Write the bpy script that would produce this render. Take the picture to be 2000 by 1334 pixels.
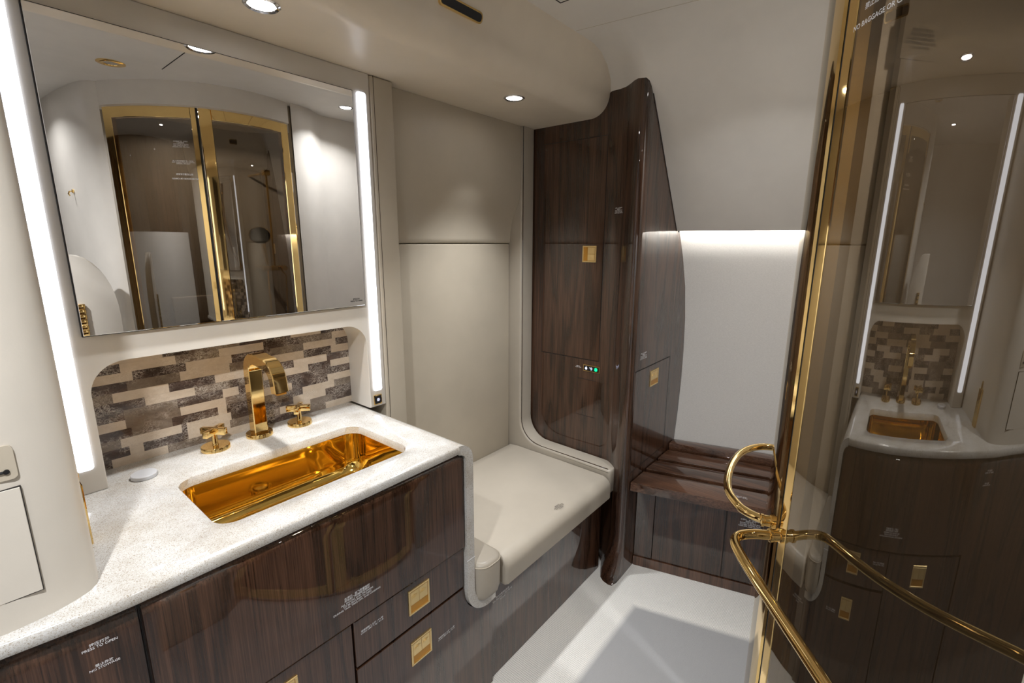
import bpy, bmesh, math, random
from mathutils import Vector, Matrix
random.seed(7)
for o in list(bpy.data.objects): bpy.data.objects.remove(o)
SC = bpy.context.scene
COL = SC.collection
S = 0.52            # metres per measuring unit (camera at the origin of the units, x along the vanity, y towards the mirror wall)
FZ = -2.65          # floor level in units
ZB = 1.25           # ceiling level
def W(p): return Vector((p[0]*S, p[1]*S, (p[2]-FZ)*S))

# ------------------------------------------------------------------ camera
cam = bpy.data.cameras.new('camera'); cam.sensor_width = 36.0; cam.sensor_fit = 'HORIZONTAL'
cam.lens = 36.0*920.457/2000.0; cam.clip_start = 0.01
co = bpy.data.objects.new('camera', cam); COL.objects.link(co)
f = Vector((0.75510785, 0.62255345, -0.20552213)); r = Vector((0.63660086, -0.77118799, 0.00290268)); u = Vector((0.15668913, 0.1330274, 0.97864816))
m = Matrix(((r.x, u.x, -f.x, 0), (r.y, u.y, -f.y, 0), (r.z, u.z, -f.z, 0), (0, 0, 0, 1)))
m.translation = W((0, 0, 0)); co.matrix_world = m
SC.camera = co
# ------------------------------------------------------------------ world, view, lamps of the room and one added fill lamp
wd = bpy.data.worlds.new('world'); SC.world = wd; wd.use_nodes = True
wd.node_tree.nodes['Background'].inputs[0].default_value = (0.02, 0.02, 0.02, 1)
SC.view_settings.view_transform = 'Standard'; SC.view_settings.look = 'None'
SC.view_settings.exposure = 0.74; SC.view_settings.gamma = 1.0; SC.view_settings.use_curve_mapping = False
COOL = (0.965, 0.98, 1.0)
def disk_light(p, power, r=0.05, color=COOL, spread=160):
    l = bpy.data.lights.new('downlight_beam', 'AREA'); l.shape = 'DISK'; l.size = 2*r*S; l.energy = power; l.color = color
    l.spread = math.radians(spread)
    o = bpy.data.objects.new('downlight_beam', l); o.location = W(p); COL.objects.link(o); return o
P_SOFFIT, P_CEIL = 1.6, 2.2
SOFFIT_LIGHTS = [(-0.58, 2.07), (0.971, 2.07), (2.526, 2.07)]
CEIL_LIGHTS = [(2.72, 0.50), (0.45, -1.0), (-0.35, 0.55)]  # last one is an unseen fill lamp, added to brighten tower and vanity front
for x, y in SOFFIT_LIGHTS: disk_light((x, y, 0.885), P_SOFFIT, spread=80)
for (x, y), p in zip(CEIL_LIGHTS, (P_CEIL, 1.3, 10.5)): disk_light((x, y, 1.232), p, spread=150 if p > 5 else 130)
disk_light((1.9, -0.75, 1.20), 7.0)
STRIP_E, COVE_E = 1.6, 20.0

# ------------------------------------------------------------------ materials
def mat(name):
    m = bpy.data.materials.new(name); m.use_nodes = True
    nt = m.node_tree; return m, nt, nt.nodes['Principled BSDF'], nt.nodes, nt.links
def simple(name, col, rough=0.5, metal=0.0, spec=0.5, coat=0.0, coat_rough=0.03):
    m, nt, b, n, l = mat(name)
    b.inputs['Base Color'].default_value = (*col, 1); b.inputs['Roughness'].default_value = rough
    b.inputs['Metallic'].default_value = metal; b.inputs['Specular IOR Level'].default_value = spec
    b.inputs['Coat Weight'].default_value = coat; b.inputs['Coat Roughness'].default_value = coat_rough
    return m
def coords(n, l, scale, rot=(0, 0, 0)):
    t = n.new('ShaderNodeTexCoord'); mp = n.new('ShaderNodeMapping'); mp.inputs['Scale'].default_value = scale
    mp.inputs['Rotation'].default_value = rot
    l.new(t.outputs['Object'], mp.inputs['Vector']); return mp.outputs['Vector']
def noise(n, l, vec, scale, detail=4, rough=0.6, dist=0.0):
    x = n.new('ShaderNodeTexNoise'); x.inputs['Scale'].default_value = scale; x.inputs['Detail'].default_value = detail
    x.inputs['Roughness'].default_value = rough; x.inputs['Distortion'].default_value = dist
    l.new(vec, x.inputs['Vector']); return x.outputs['Fac']
def ramp(n, l, fac, stops):
    x = n.new('ShaderNodeValToRGB'); e = x.color_ramp.elements
    e[0].position, e[0].color = stops[0][0], (*stops[0][1], 1); e[1].position, e[1].color = stops[-1][0], (*stops[-1][1], 1)
    for p, c in stops[1:-1]:
        k = e.new(p); k.color = (*c, 1)
    l.new(fac, x.inputs['Fac']); return x.outputs['Color']
def mix(n, l, fac, a, b, mode='MIX'):
    x = n.new('ShaderNodeMix'); x.data_type = 'RGBA'; x.blend_type = mode
    for s, v in ((x.inputs['Factor'], fac), (x.inputs[6], a), (x.inputs[7], b)):
        if hasattr(v, 'default_value'): l.new(v, s)
        elif isinstance(v, (int, float)): s.default_value = v
        else: s.default_value = (*v, 1)
    return x.outputs[2]
def bump(n, l, b, h, strength, dist=0.002):
    x = n.new('ShaderNodeBump'); x.inputs['Strength'].default_value = strength; x.inputs['Distance'].default_value = dist
    l.new(h, x.inputs['Height']); l.new(x.outputs['Normal'], b.inputs['Normal'])
def leather(name, col, rough=0.45, bs=0.12):
    m, nt, b, n, l = mat(name)
    v = coords(n, l, (1, 1, 1)); f1 = noise(n, l, v, 420, 3); f2 = noise(n, l, v, 6, 3)
    c = ramp(n, l, f2, [(0.3, tuple(x*0.96 for x in col)), (0.7, tuple(min(1, x*1.04) for x in col))])
    l.new(c, b.inputs['Base Color']); b.inputs['Roughness'].default_value = rough; b.inputs['Specular IOR Level'].default_value = 0.4
    bump(n, l, b, f1, bs, 0.0006); return m
def woven(name, col):
    m, nt, b, n, l = mat(name)
    v = coords(n, l, (1, 1, 6)); f1 = noise(n, l, v, 160, 3)
    v2 = coords(n, l, (1, 1, 1)); f2 = noise(n, l, v2, 500, 2)
    c = ramp(n, l, f1, [(0.35, tuple(x*0.92 for x in col)), (0.65, tuple(min(1, x*1.05) for x in col))])
    l.new(c, b.inputs['Base Color']); b.inputs['Roughness'].default_value = 0.8; b.inputs['Specular IOR Level'].default_value = 0.2
    bump(n, l, b, f1, 0.25, 0.0015); return m
def walnut(name, along='z', tint=1.0):
    m, nt, b, n, l = mat(name)
    fine = {'z': (330, 330, 5.0), 'y': (330, 5.0, 330), 'x': (5.0, 330, 330)}[along]
    broad = {'z': (9, 9, 0.9), 'y': (7, 0.6, 3), 'x': (0.9, 9, 9)}[along]
    f1 = noise(n, l, coords(n, l, fine), 1.0, 5, 0.65, 0.2)
    vb = coords(n, l, broad); nb = noise(n, l, vb, 1.0, 2, 0.5, 0.6)
    # cathedral figure: rings of the broad noise
    mm = n.new('ShaderNodeMath'); mm.operation = 'MULTIPLY'; l.new(nb, mm.inputs[0]); mm.inputs[1].default_value = 34
    ms = n.new('ShaderNodeMath'); ms.operation = 'SINE'; l.new(mm.outputs[0], ms.inputs[0])
    ma = n.new('ShaderNodeMath'); ma.operation = 'MULTIPLY_ADD'; l.new(ms.outputs[0], ma.inputs[0]); ma.inputs[1].default_value = 0.5; ma.inputs[2].default_value = 0.5
    t = tint
    c1 = ramp(n, l, f1, [(0.30, (0.017*t, 0.0070*t, 0.0036*t)), (0.5, (0.050*t, 0.0225*t, 0.0120*t)), (0.72, (0.088*t, 0.042*t, 0.0235*t))])
    c2 = ramp(n, l, ma.outputs[0], [(0.0, (0.46, 0.44, 0.42)), (0.35, (0.92, 0.91, 0.90)), (1.0, (1.28, 1.26, 1.24))])
    c = mix(n, l, 0.85, c1, c2, 'MULTIPLY')
    l.new(c, b.inputs['Base Color']); b.inputs['Roughness'].default_value = 0.35
    b.inputs['Coat Weight'].default_value = 1.0; b.inputs['Coat Roughness'].default_value = 0.025; b.inputs['Coat IOR'].default_value = 1.72; b.inputs['Specular IOR Level'].default_value = 0.1
    return m
def stone(name):
    m, nt, b, n, l = mat(name)
    v = coords(n, l, (1, 1, 1))
    base = ramp(n, l, noise(n, l, v, 9, 4, 0.6), [(0.35, (0.47, 0.445, 0.405)), (0.55, (0.56, 0.55, 0.53)), (0.75, (0.61, 0.61, 0.605))])
    vo = n.new('ShaderNodeTexVoronoi'); vo.inputs['Scale'].default_value = 900; l.new(v, vo.inputs['Vector'])
    sp = ramp(n, l, vo.outputs['Color'], [(0.14, (0.55, 0.46, 0.36)), (0.24, (0.86, 0.82, 0.76)), (0.55, (1, 1, 1)), (0.9, (1.1, 1.1, 1.1))])
    c = mix(n, l, 0.9, base, sp, 'MULTIPLY')
    sp2 = ramp(n, l, noise(n, l, v, 480, 2), [(0.30, (0.60, 0.52, 0.43)), (0.42, (1, 1, 1))])
    c = mix(n, l, 0.6, c, sp2, 'MULTIPLY')
    l.new(c, b.inputs['Base Color']); b.inputs['Roughness'].default_value = 0.12; b.inputs['Coat Weight'].default_value = 0.5
    return m
def marble(name, c0, c1, vein, vs=0.5):
    m, nt, b, n, l = mat(name)
    v = coords(n, l, (1, 1, 1.6)); f = noise(n, l, v, 26, 5, 0.65, 0.4)
    base = ramp(n, l, f, [(0.35, c0), (0.65, c1)])
    vo = n.new('ShaderNodeTexVoronoi'); vo.feature = 'DISTANCE_TO_EDGE'; vo.inputs['Scale'].default_value = 85
    wv = n.new('ShaderNodeMix'); wv.data_type = 'VECTOR'
    nz = n.new('ShaderNodeTexNoise'); nz.inputs['Scale'].default_value = 40; nz.inputs['Detail'].default_value = 6; l.new(v, nz.inputs['Vector'])
    wv.inputs['Factor'].default_value = 0.085; l.new(v, wv.inputs[4]); l.new(nz.outputs['Color'], wv.inputs[5]); l.new(wv.outputs[1], vo.inputs['Vector'])
    vv = ramp(n, l, vo.outputs['Distance'], [(0.0, (1, 1, 1)), (0.04, (0.45, 0.45, 0.45)), (0.14, (0.08, 0.08, 0.08)), (0.3, (0, 0, 0))])
    g = ramp(n, l, noise(n, l, v, 20, 3), [(0.40, (0.06, 0.06, 0.06)), (0.62, (1, 1, 1))])
    fac = mix(n, l, 1.0, vv, g, 'MULTIPLY'); fac = mix(n, l, 1.0, fac, (vs, vs, vs), 'MULTIPLY')
    c = mix(n, l, fac, base, vein)
    l.new(c, b.inputs['Base Color']); b.inputs['Roughness'].default_value = 0.14; b.inputs['Coat Weight'].default_value = 0.4
    return m
def gold(name, col=(0.91, 0.65, 0.27), rough=0.05):
    m, nt, b, n, l = mat(name)
    b.inputs['Base Color'].default_value = (*col, 1); b.inputs['Metallic'].default_value = 1; b.inputs['Roughness'].default_value = rough
    return m
def emit(name, col, e, base=(0.8, 0.8, 0.8)):
    m, nt, b, n, l = mat(name)
    b.inputs['Base Color'].default_value = (*base, 1); b.inputs['Emission Color'].default_value = (*col, 1); b.inputs['Emission Strength'].default_value = e
    return m
def tinted_glass(name):
    m = bpy.data.materials.new(name); m.use_nodes = True; nt = m.node_tree; n, l = nt.nodes, nt.links
    n.remove(n['Principled BSDF']); out = n['Material Output']
    tr = n.new('ShaderNodeBsdfTransparent'); tr.inputs[0].default_value = (0.30, 0.255, 0.20, 1)
    gl = n.new('ShaderNodeBsdfGlossy'); gl.inputs['Roughness'].default_value = 0.012; gl.inputs['Color'].default_value = (0.95, 0.90, 0.82, 1)
    fr = n.new('ShaderNodeLayerWeight'); fr.inputs['Blend'].default_value = 0.5
    pw = n.new('ShaderNodeMath'); pw.operation = 'POWER'; pw.inputs[1].default_value = 4.0; l.new(fr.outputs['Facing'], pw.inputs[0])
    a = n.new('ShaderNodeMath'); a.operation = 'MULTIPLY_ADD'; a.use_clamp = True; a.inputs[1].default_value = 0.80; a.inputs[2].default_value = 0.17; l.new(pw.outputs[0], a.inputs[0])
    mx = n.new('ShaderNodeMixShader'); l.new(a.outputs[0], mx.inputs[0]); l.new(tr.outputs[0], mx.inputs[1]); l.new(gl.outputs[0], mx.inputs[2])
    l.new(mx.outputs[0], out.inputs[0]); return m
def tint_only(name):
    m = bpy.data.materials.new(name); m.use_nodes = True; nt = m.node_tree; n, l = nt.nodes, nt.links
    n.remove(n['Principled BSDF']); tr = n.new('ShaderNodeBsdfTransparent'); tr.inputs[0].default_value = (0.55, 0.50, 0.44, 1)
    l.new(tr.outputs[0], n['Material Output'].inputs[0]); return m
def carpet(name):
    m, nt, b, n, l = mat(name)
    v = coords(n, l, (1, 1, 1))
    sep = n.new('ShaderNodeSeparateXYZ'); l.new(v, sep.inputs[0])
    nz = noise(n, l, v, 700, 3, 0.7)
    w = n.new('ShaderNodeTexWave'); w.wave_type = 'BANDS'; w.bands_direction = 'Y'; w.inputs['Scale'].default_value = 62; w.inputs['Distortion'].default_value = 1.0
    w.inputs['Detail Scale'].default_value = 30; l.new(v, w.inputs['Vector'])
    w2 = n.new('ShaderNodeTexWave'); w2.wave_type = 'BANDS'; w2.bands_direction = 'X'; w2.inputs['Scale'].default_value = 45; w2.inputs['Distortion'].default_value = 1.5
    l.new(v, w2.inputs['Vector'])
    basket = mix(n, l, 0.5, w.outputs['Color'], w2.outputs['Color'])
    # border of loop pile along the cabinets, cut pile in the middle; their colours also hold painted light and shade
    my = n.new('ShaderNodeMapRange'); l.new(sep.outputs['Y'], my.inputs[0]); my.inputs[1].default_value = 1.20*S; my.inputs[2].default_value = 1.25*S
    sx = n.new('ShaderNodeMath'); sx.operation = 'MULTIPLY_ADD'; l.new(sep.outputs['Y'], sx.inputs[0]); sx.inputs[1].default_value = 0.285; l.new(sep.outputs['X'], sx.inputs[2])
    mx_ = n.new('ShaderNodeMapRange'); l.new(sx.outputs[0], mx_.inputs[0]); mx_.inputs[1].default_value = 3.25*S; mx_.inputs[2].default_value = 3.30*S
    mm = n.new('ShaderNodeMath'); mm.operation = 'MAXIMUM'; l.new(my.outputs[0], mm.inputs[0]); l.new(mx_.outputs[0], mm.inputs[1])
    cb = ramp(n, l, basket, [(0.15, (0.62, 0.595, 0.555)), (0.6, (0.84, 0.815, 0.77))])
    ci = ramp(n, l, nz, [(0.3, (0.30, 0.297, 0.298)), (0.7, (0.47, 0.466, 0.468))])
    c = mix(n, l, mm.outputs[0], ci, cb)
    l.new(c, b.inputs['Base Color']); b.inputs['Roughness'].default_value = 0.95; b.inputs['Specular IOR Level'].default_value = 0.1
    h = mix(n, l, mm.outputs[0], nz, basket); bump(n, l, b, h, 0.6, 0.003)
    return m
M = {}
M['cream'] = leather('cream_leather', (0.65, 0.61, 0.55))
M['tower'] = leather('cabinet_cream', (0.62, 0.575, 0.505))
M['beige'] = leather('beige_leather', (0.47, 0.415, 0.33))
M['seat'] = leather('seat_leather', (0.395, 0.352, 0.29), 0.36)
M['soffit'] = leather('soffit_leather', (0.68, 0.605, 0.50), 0.35)
M['ceiling'] = leather('ceiling_cream', (0.68, 0.65, 0.605), 0.6)
M['woven'] = woven('wall_fabric', (0.75, 0.735, 0.71))
M['wood'] = walnut('walnut_upright', 'z'); M['wood_y'] = walnut('walnut_along', 'y', 1.8); M['wood_light'] = walnut('walnut_light', 'z', 1.9); M['wood_dark'] = walnut('walnut_dark', 'z', 0.75)
M['stone'] = stone('quartz')
M['gold'] = gold('polished_gold'); M['gold_sink'] = gold('basin_gold', (0.95, 0.65, 0.18), 0.06); M['gold_pale'] = gold('brushed_gold', (0.92, 0.70, 0.34), 0.28)
M['gold_deep'] = simple('deep_gold', (0.52, 0.25, 0.035), 0.3, 0.35)
M['mirror'] = gold('mirror_silver', (0.90, 0.90, 0.91), 0.0)
M['black'] = simple('black', (0.008, 0.008, 0.009), 0.35); M['gap'] = simple('shadow_gap', (0.012, 0.009, 0.007), 0.8)
M['grille'] = simple('grille_mesh', (0.012, 0.012, 0.015), 0.7)
M['lens'] = emit('lamp_lens', (1.0, 0.97, 0.95), 18.0); M['strip'] = emit('strip_diffuser', (0.82, 0.87, 1.0), STRIP_E)
M['cove'] = emit('cove_led', (1.0, 0.96, 0.90), COVE_E); M['ink'] = simple('white_print', (0.75, 0.75, 0.77), 0.5); M['inkb'] = simple('black_print', (0.02, 0.018, 0.016), 0.6)
M['glass'] = tinted_glass('bronze_glass'); M['glass_in'] = tint_only('bronze_glass_body')
M['grey'] = simple('grey_plastic', (0.52, 0.52, 0.53), 0.4)
M['carpet'] = carpet('carpet_pile')
M['green'] = emit('green_icon', (0.0, 0.85, 0.25), 1.2, (0, 0.2, 0.05)); M['icon'] = emit('icon_white', (0.55, 0.60, 0.95), 0.9)
M['chrome'] = gold('chrome', (0.75, 0.75, 0.77), 0.08)
M['t_c'] = marble('tile_cream', (0.56, 0.46, 0.355), (0.66, 0.56, 0.45), (0.80, 0.72, 0.62), 0.6)
M['t_d'] = marble('tile_dark', (0.040, 0.024, 0.018), (0.105, 0.068, 0.053), (0.74, 0.66, 0.58), 0.9)
M['t_m'] = marble('tile_mid', (0.15, 0.112, 0.082), (0.235, 0.185, 0.145), (0.72, 0.64, 0.55), 0.7)
M['t_v'] = marble('tile_veined', (0.12, 0.085, 0.062), (0.26, 0.20, 0.155), (0.75, 0.69, 0.61), 1.0)
M['shower_wall'] = simple('shower_panel', (0.25, 0.222, 0.185), 0.4)

# ------------------------------------------------------------------ mesh builder
class MB:
    def __init__(s): s.bm = bmesh.new(); s.mi = 0
    def _f(s, vs):
        try:
            f = s.bm.faces.new(vs); f.material_index = s.mi; return f
        except ValueError: return None
    def hexa(s, pts, bevel=0, seg=3):
        v = [s.bm.verts.new(p) for p in pts]
        fs = [s._f([v[i] for i in q]) for q in ((0, 3, 2, 1), (4, 5, 6, 7), (0, 1, 5, 4), (1, 2, 6, 5), (2, 3, 7, 6), (3, 0, 4, 7))]
        if bevel:
            ed = set(e for f in fs for e in f.edges)
            bmesh.ops.bevel(s.bm, geom=list(ed), offset=bevel, segments=seg, profile=0.5, affect='EDGES')
    def box(s, x0, x1, y0, y1, z0, z1, bevel=0, seg=3):
        s.hexa([(x0, y0, z0), (x1, y0, z0), (x1, y1, z0), (x0, y1, z0), (x0, y0, z1), (x1, y0, z1), (x1, y1, z1), (x0, y1, z1)], bevel, seg)
    def obox(s, B, a0, a1, b0, b1, c0, c1, bevel=0, seg=2):
        s.hexa([B.p(a, b, c) for (a, b, c) in ((a0, b0, c0), (a1, b0, c0), (a1, b1, c0), (a0, b1, c0), (a0, b0, c1), (a1, b0, c1), (a1, b1, c1), (a0, b1, c1))], bevel, seg)
    def loft(s, rings, cap0=True, cap1=True):
        vr = [[s.bm.verts.new(p) for p in rg] for rg in rings]
        n = len(vr[0])
        for a, b in zip(vr, vr[1:]):
            for i in range(n): s._f((a[i], a[(i+1) % n], b[(i+1) % n], b[i]))
        if cap0: s._f(vr[0][::-1])
        if cap1: s._f(vr[-1])
    def prism(s, poly, axis, a0, a1, bevel=0, seg=3):
        g = {'x': lambda p, a: (a, p[0], p[1]), 'y': lambda p, a: (p[0], a, p[1]), 'z': lambda p, a: (p[0], p[1], a)}[axis]
        v0 = [s.bm.verts.new(g(p, a0)) for p in poly]; v1 = [s.bm.verts.new(g(p, a1)) for p in poly]; n = len(poly)
        fs = [s._f(v0[::-1]), s._f(v1)] + [s._f((v0[i], v0[(i+1) % n], v1[(i+1) % n], v1[i])) for i in range(n)]
        if bevel:
            ed = set(e for f in fs[:2] for e in f.edges)
            bmesh.ops.bevel(s.bm, geom=list(ed), offset=bevel, segments=seg, profile=0.5, affect='EDGES')
    def grid(s, rows):
        vr = [[s.bm.verts.new(p) for p in rg] for rg in rows]
        for a, b in zip(vr, vr[1:]):
            for i in range(len(a)-1): s._f((a[i], a[i+1], b[i+1], b[i]))
    def tube(s, path, r, seg=14, cap=True):
        P = [Vector(p) for p in path]; rings = []; up = None
        for i, p in enumerate(P):
            t = (P[min(i+1, len(P)-1)] - P[max(i-1, 0)]).normalized()
            if up is None:
                up = Vector((0, 0, 1)) if abs(t.z) < 0.9 else Vector((1, 0, 0))
            a = t.cross(up).normalized(); b = a.cross(t).normalized(); up = b
            rr = r[i] if isinstance(r, (list, tuple)) else r
            rings.append([p + (a*math.cos(2*math.pi*k/seg) + b*math.sin(2*math.pi*k/seg))*rr for k in range(seg)])
        s.loft(rings, cap, cap)
    def lathe(s, prof, c, axis=(0, 0, 1), seg=40):
        ax = Vector(axis).normalized(); t = Vector((1, 0, 0)) if abs(ax.x) < 0.9 else Vector((0, 1, 0))
        a = ax.cross(t).normalized(); b = ax.cross(a); c = Vector(c)
        s.loft([[c + ax*h + (a*math.cos(2*math.pi*k/seg) + b*math.sin(2*math.pi*k/seg))*max(rr, 1e-4) for k in range(seg)] for rr, h in prof])
    def build(s, name, mats, parent=None, smooth=35, recalc=True):
        if recalc: bmesh.ops.recalc_face_normals(s.bm, faces=s.bm.faces)
        off = Vector((0, 0, 0)); p = parent
        while p is not None: off = off + p.location; p = p.parent
        for v in s.bm.verts: v.co = W(v.co) - off
        me = bpy.data.meshes.new(name); s.bm.to_mesh(me); s.bm.free()
        for mm in (mats if isinstance(mats, (list, tuple)) else [mats]): me.materials.append(M[mm])
        if smooth:
            me.shade_smooth(); me.set_sharp_from_angle(angle=math.radians(smooth))
        o = bpy.data.objects.new(name, me); COL.objects.link(o)
        if parent is not None: o.parent = parent
        return o
class Basis:
    def __init__(s, o, r, u, n): s.o, s.r, s.u, s.n = Vector(o), Vector(r).normalized(), Vector(u).normalized(), Vector(n).normalized()
    def p(s, a, b, c): return s.o + s.r*a + s.u*b + s.n*c
def thing(name, label, cat, loc, group=None):
    o = bpy.data.objects.new(name, None); o.empty_display_size = 0.05; o.location = W(loc); COL.objects.link(o)
    o['label'] = label; o['category'] = cat
    if group: o['group'] = group
    return o
def tag(o, label, cat, group=None):
    o['label'] = label; o['category'] = cat
    if group: o['group'] = group
    return o
def struct(o): o['kind'] = 'structure'; return o
def lab(o, t): o['label'] = t; return o
def arcpts(cx, cy, r, a0, a1, n): return [(cx + r*math.cos(math.radians(a0+(a1-a0)*i/n)), cy + r*math.sin(math.radians(a0+(a1-a0)*i/n))) for i in range(n+1)]
def rrect(x0, x1, y0, y1, r, n=8):
    return arcpts(x1-r, y0+r, r, -90, 0, n) + arcpts(x1-r, y1-r, r, 0, 90, n) + arcpts(x0+r, y1-r, r, 90, 180, n) + arcpts(x0+r, y0+r, r, 180, 270, n)
def inset_poly(P, d):
    n = len(P); ar = sum(P[i][0]*P[(i+1) % n][1]-P[(i+1) % n][0]*P[i][1] for i in range(n)); sg = 1 if ar > 0 else -1; out = []
    for i in range(n):
        a, b, c = Vector(P[i-1]), Vector(P[i]), Vector(P[(i+1) % n])
        e1 = (b-a).normalized(); e2 = (c-b).normalized(); n1 = Vector((-e1.y, e1.x))*sg; n2 = Vector((-e2.y, e2.x))*sg
        m_ = n1+n2; m_ = m_/max(0.3, m_.dot(n1)) if m_.length > 1e-6 else n1
        out.append((b.x+m_.x*d, b.y+m_.y*d))
    return out
def cushion(b, poly, axis, a0, a1, r, n=4):
    """prism with softly rounded long edges"""
    g = {'x': lambda p, a: (a, p[0], p[1]), 'y': lambda p, a: (p[0], a, p[1]), 'z': lambda p, a: (p[0], p[1], a)}[axis]
    lv = [(r*(1-math.cos(math.pi/2*(1-k/n))) , a0 + r*(1-math.sin(math.pi/2*k/n)) ) for k in range(n+1)]
    lv = [(r*(1-math.sin(math.pi/2*k/n)), a0 + r*(1-math.cos(math.pi/2*k/n))) for k in range(n+1)]
    lv += [(d, a1-(a-a0)) for d, a in lv[::-1]]
    b.loft([[g(p, a) for p in inset_poly(poly, d)] for d, a in lv])
def text(body, width, fn, matn, parent, name='lettering', lead=1.0, height=None):
    """printed lettering: fn(a, b) maps text plane units (centred) to a point; width = widest line"""
    cu = bpy.data.curves.new('lettering', 'FONT'); cu.body = body; cu.align_x = 'CENTER'; cu.align_y = 'CENTER'; cu.size = 1.0; cu.space_line = lead; cu.resolution_u = 2; cu.offset = 0.010
    o = bpy.data.objects.new('lettering', cu); COL.objects.link(o)
    dg = bpy.context.evaluated_depsgraph_get(); dg.update()
    me = bpy.data.meshes.new_from_object(o.evaluated_get(dg)); bpy.data.objects.remove(o)
    xs = [v.co.x for v in me.vertices] or [0, 1]
    k = width/(max(xs)-min(xs)); cx = (max(xs)+min(xs))/2
    off = Vector((0, 0, 0)); p = parent
    while p is not None: off = off + p.location; p = p.parent
    for v in me.vertices: v.co = W(fn((v.co.x-cx)*k, v.co.y*k)) - off
    me.materials.append(M[matn]); me.name = name
    ob = bpy.data.objects.new(name, me); COL.objects.link(ob); ob.parent = parent
    return ob
def on(B, c=0.0015): return lambda a, b: B.p(a, b, c)

# ================================================================== SETTING
SL = lambda y: -0.285*(y-1.445)            # the fuselage side runs at an angle to the vanity
# floor
mb = MB(); mb.box(-1.35, 4.9, -2.5, 2.75, FZ-0.05, FZ); struct(mb.build('floor', 'carpet'))
# flat ceiling with one inspection hatch line
mb = MB(); mb.prism([(-1.35, -2.5), (2.83+SL(-2.5), -2.5), (2.83+SL(1.1), 1.1), (2.83, 1.445), (2.95, 1.86), (-1.35, 1.86)], 'z', ZB+0.0005, ZB+0.05); struct(mb.build('ceiling', 'ceiling'))
mb = MB()
mb.box(1.62, 2.345, 1.10, 1.106, ZB-0.0015, ZB); mb.box(1.62, 2.345, 1.60, 1.606, ZB-0.0015, ZB); mb.box(1.62, 1.626, 1.10, 1.606, ZB-0.0015, ZB); mb.box(2.339, 2.345, 1.10, 1.606, ZB-0.0015, ZB)
mb.box(1.30, 1.306, 0.35, 1.70, ZB-0.0015, ZB)
struct(mb.build('trim_1', 'gap'))
# sloped cabin side above the niche, curving into the ceiling
prof = [(2.66, 1.252), (2.76, 1.249), (2.87, 1.232), (2.98, 1.190), (3.08, 1.125), (3.15, 1.060), (3.22, 0.975), (3.35, 0.785), (3.50, 0.560), (3.65, 0.334), (3.81, 0.094)]
back = [(3.818, 0.094), (3.68, 0.345), (3.55, 0.60), (3.40, 0.82), (3.27, 1.01), (3.18, 1.11), (3.09, 1.18), (2.98, 1.235), (2.87, 1.27), (2.76, 1.29), (2.66, 1.29)]
ys = [1.445, 1.445, 0.5, -0.5, -1.2]
QT = [(1.445, 0.0), (1.495, 0.014), (1.53, 0.045), (1.57, 0.088), (1.615, 0.140), (1.665, 0.188), (1.72, 0.226), (1.78, 0.252), (1.86, 0.272)]
def QS(y, z):        # the lining flares outwards where it meets the soffit above the walnut column
    if y <= 1.445: return 0.0
    w = min(1, max(0, (z-0.72)/0.33)); w = w*w*(3-2*w)
    for (ya, qa), (yb, qb) in zip(QT, QT[1:]):
        if ya <= y <= yb: return w*(qa + (qb-qa)*(y-ya)/(yb-ya))
    return w*QT[-1][1]
mb = MB(); mb.loft([[(x+SL(y)+QS(y, z), y, z) for x, z in prof[:7]+back[4:]] for y in [q[0] for q in QT[::-1]]])
mb.loft([[(x+SL(y)+QS(y, z), y, z) for x, z in prof+back] for y in (1.445, 0.5, -0.5, -1.2)])
bmesh.ops.remove_doubles(mb.bm, verts=mb.bm.verts, dist=1e-5)
struct(mb.build('ceiling_slope', 'ceiling', smooth=40))
mb = MB(); mb.tube([(2.686, 1.72, 1.2503), (2.85, 0.43, 1.2503)], 0.0016, 6); struct(mb.build('trim_2', 'beige'))
def slope_z(x, y):
    for (xa, za), (xb, zb) in zip(prof, prof[1:]):
        xa, xb = xa + SL(y)+QS(y, za), xb + SL(y)+QS(y, zb)
        if xa <= x <= xb: return za + (zb-za)*(x-xa)/(xb-xa)
    return ZB if x < prof[0][0]+SL(y)+QS(y, ZB) else 0.09
# lower cabin side, textured fabric
lw = [(3.93, 0.40), (3.90, 0.24), (3.882, 0.09), (4.00, -0.12), (4.105, -0.37), (4.165, -0.65), (4.19, -0.95), (4.19, -1.22), (4.165, -1.50), (4.127, -1.757), (4.09, -2.0), (3.95, -2.66)]
mb = MB(); mb.loft([[(x+SL(y), y, z) for x, z in lw] + [(x+0.06+SL(y), y, z) for x, z in lw[::-1]] for y in ys[1:]]); struct(mb.build('wall_right', 'woven', smooth=40))
# cove lamp hidden behind the sloped panel edge
mb = MB(); mb.hexa([(3.814+SL(y)+dx, y, z) for z in (0.100, 0.118) for (dx, y) in ((0.006, 0.05), (0.022, 0.05), (0.022, 1.44), (0.006, 1.44))])
tag(mb.build('cove_light', 'cove', smooth=0), 'slim warm white lamp hidden above the pale niche behind the sloped panel', 'light')
# walls behind and around
mb = MB(); mb.box(-1.35, 4.3, 2.66, 2.75, FZ, 1.3); struct(mb.build('wall_back', 'beige'))
mb = MB(); mb.box(-1.35, -1.25, -2.5, 2.66, FZ, 1.3); struct(mb.build('wall_left', 'wood_dark'))
mb = MB(); mb.box(-1.25, -1.24, -1.3, 1.4, FZ, 0.12); struct(mb.build('wall_left_panel', 'woven'))
mb = MB(); mb.box(-1.35, 1.2, -2.5, -2.4, FZ, 1.3); struct(mb.build('wall_front', 'cream'))
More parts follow.
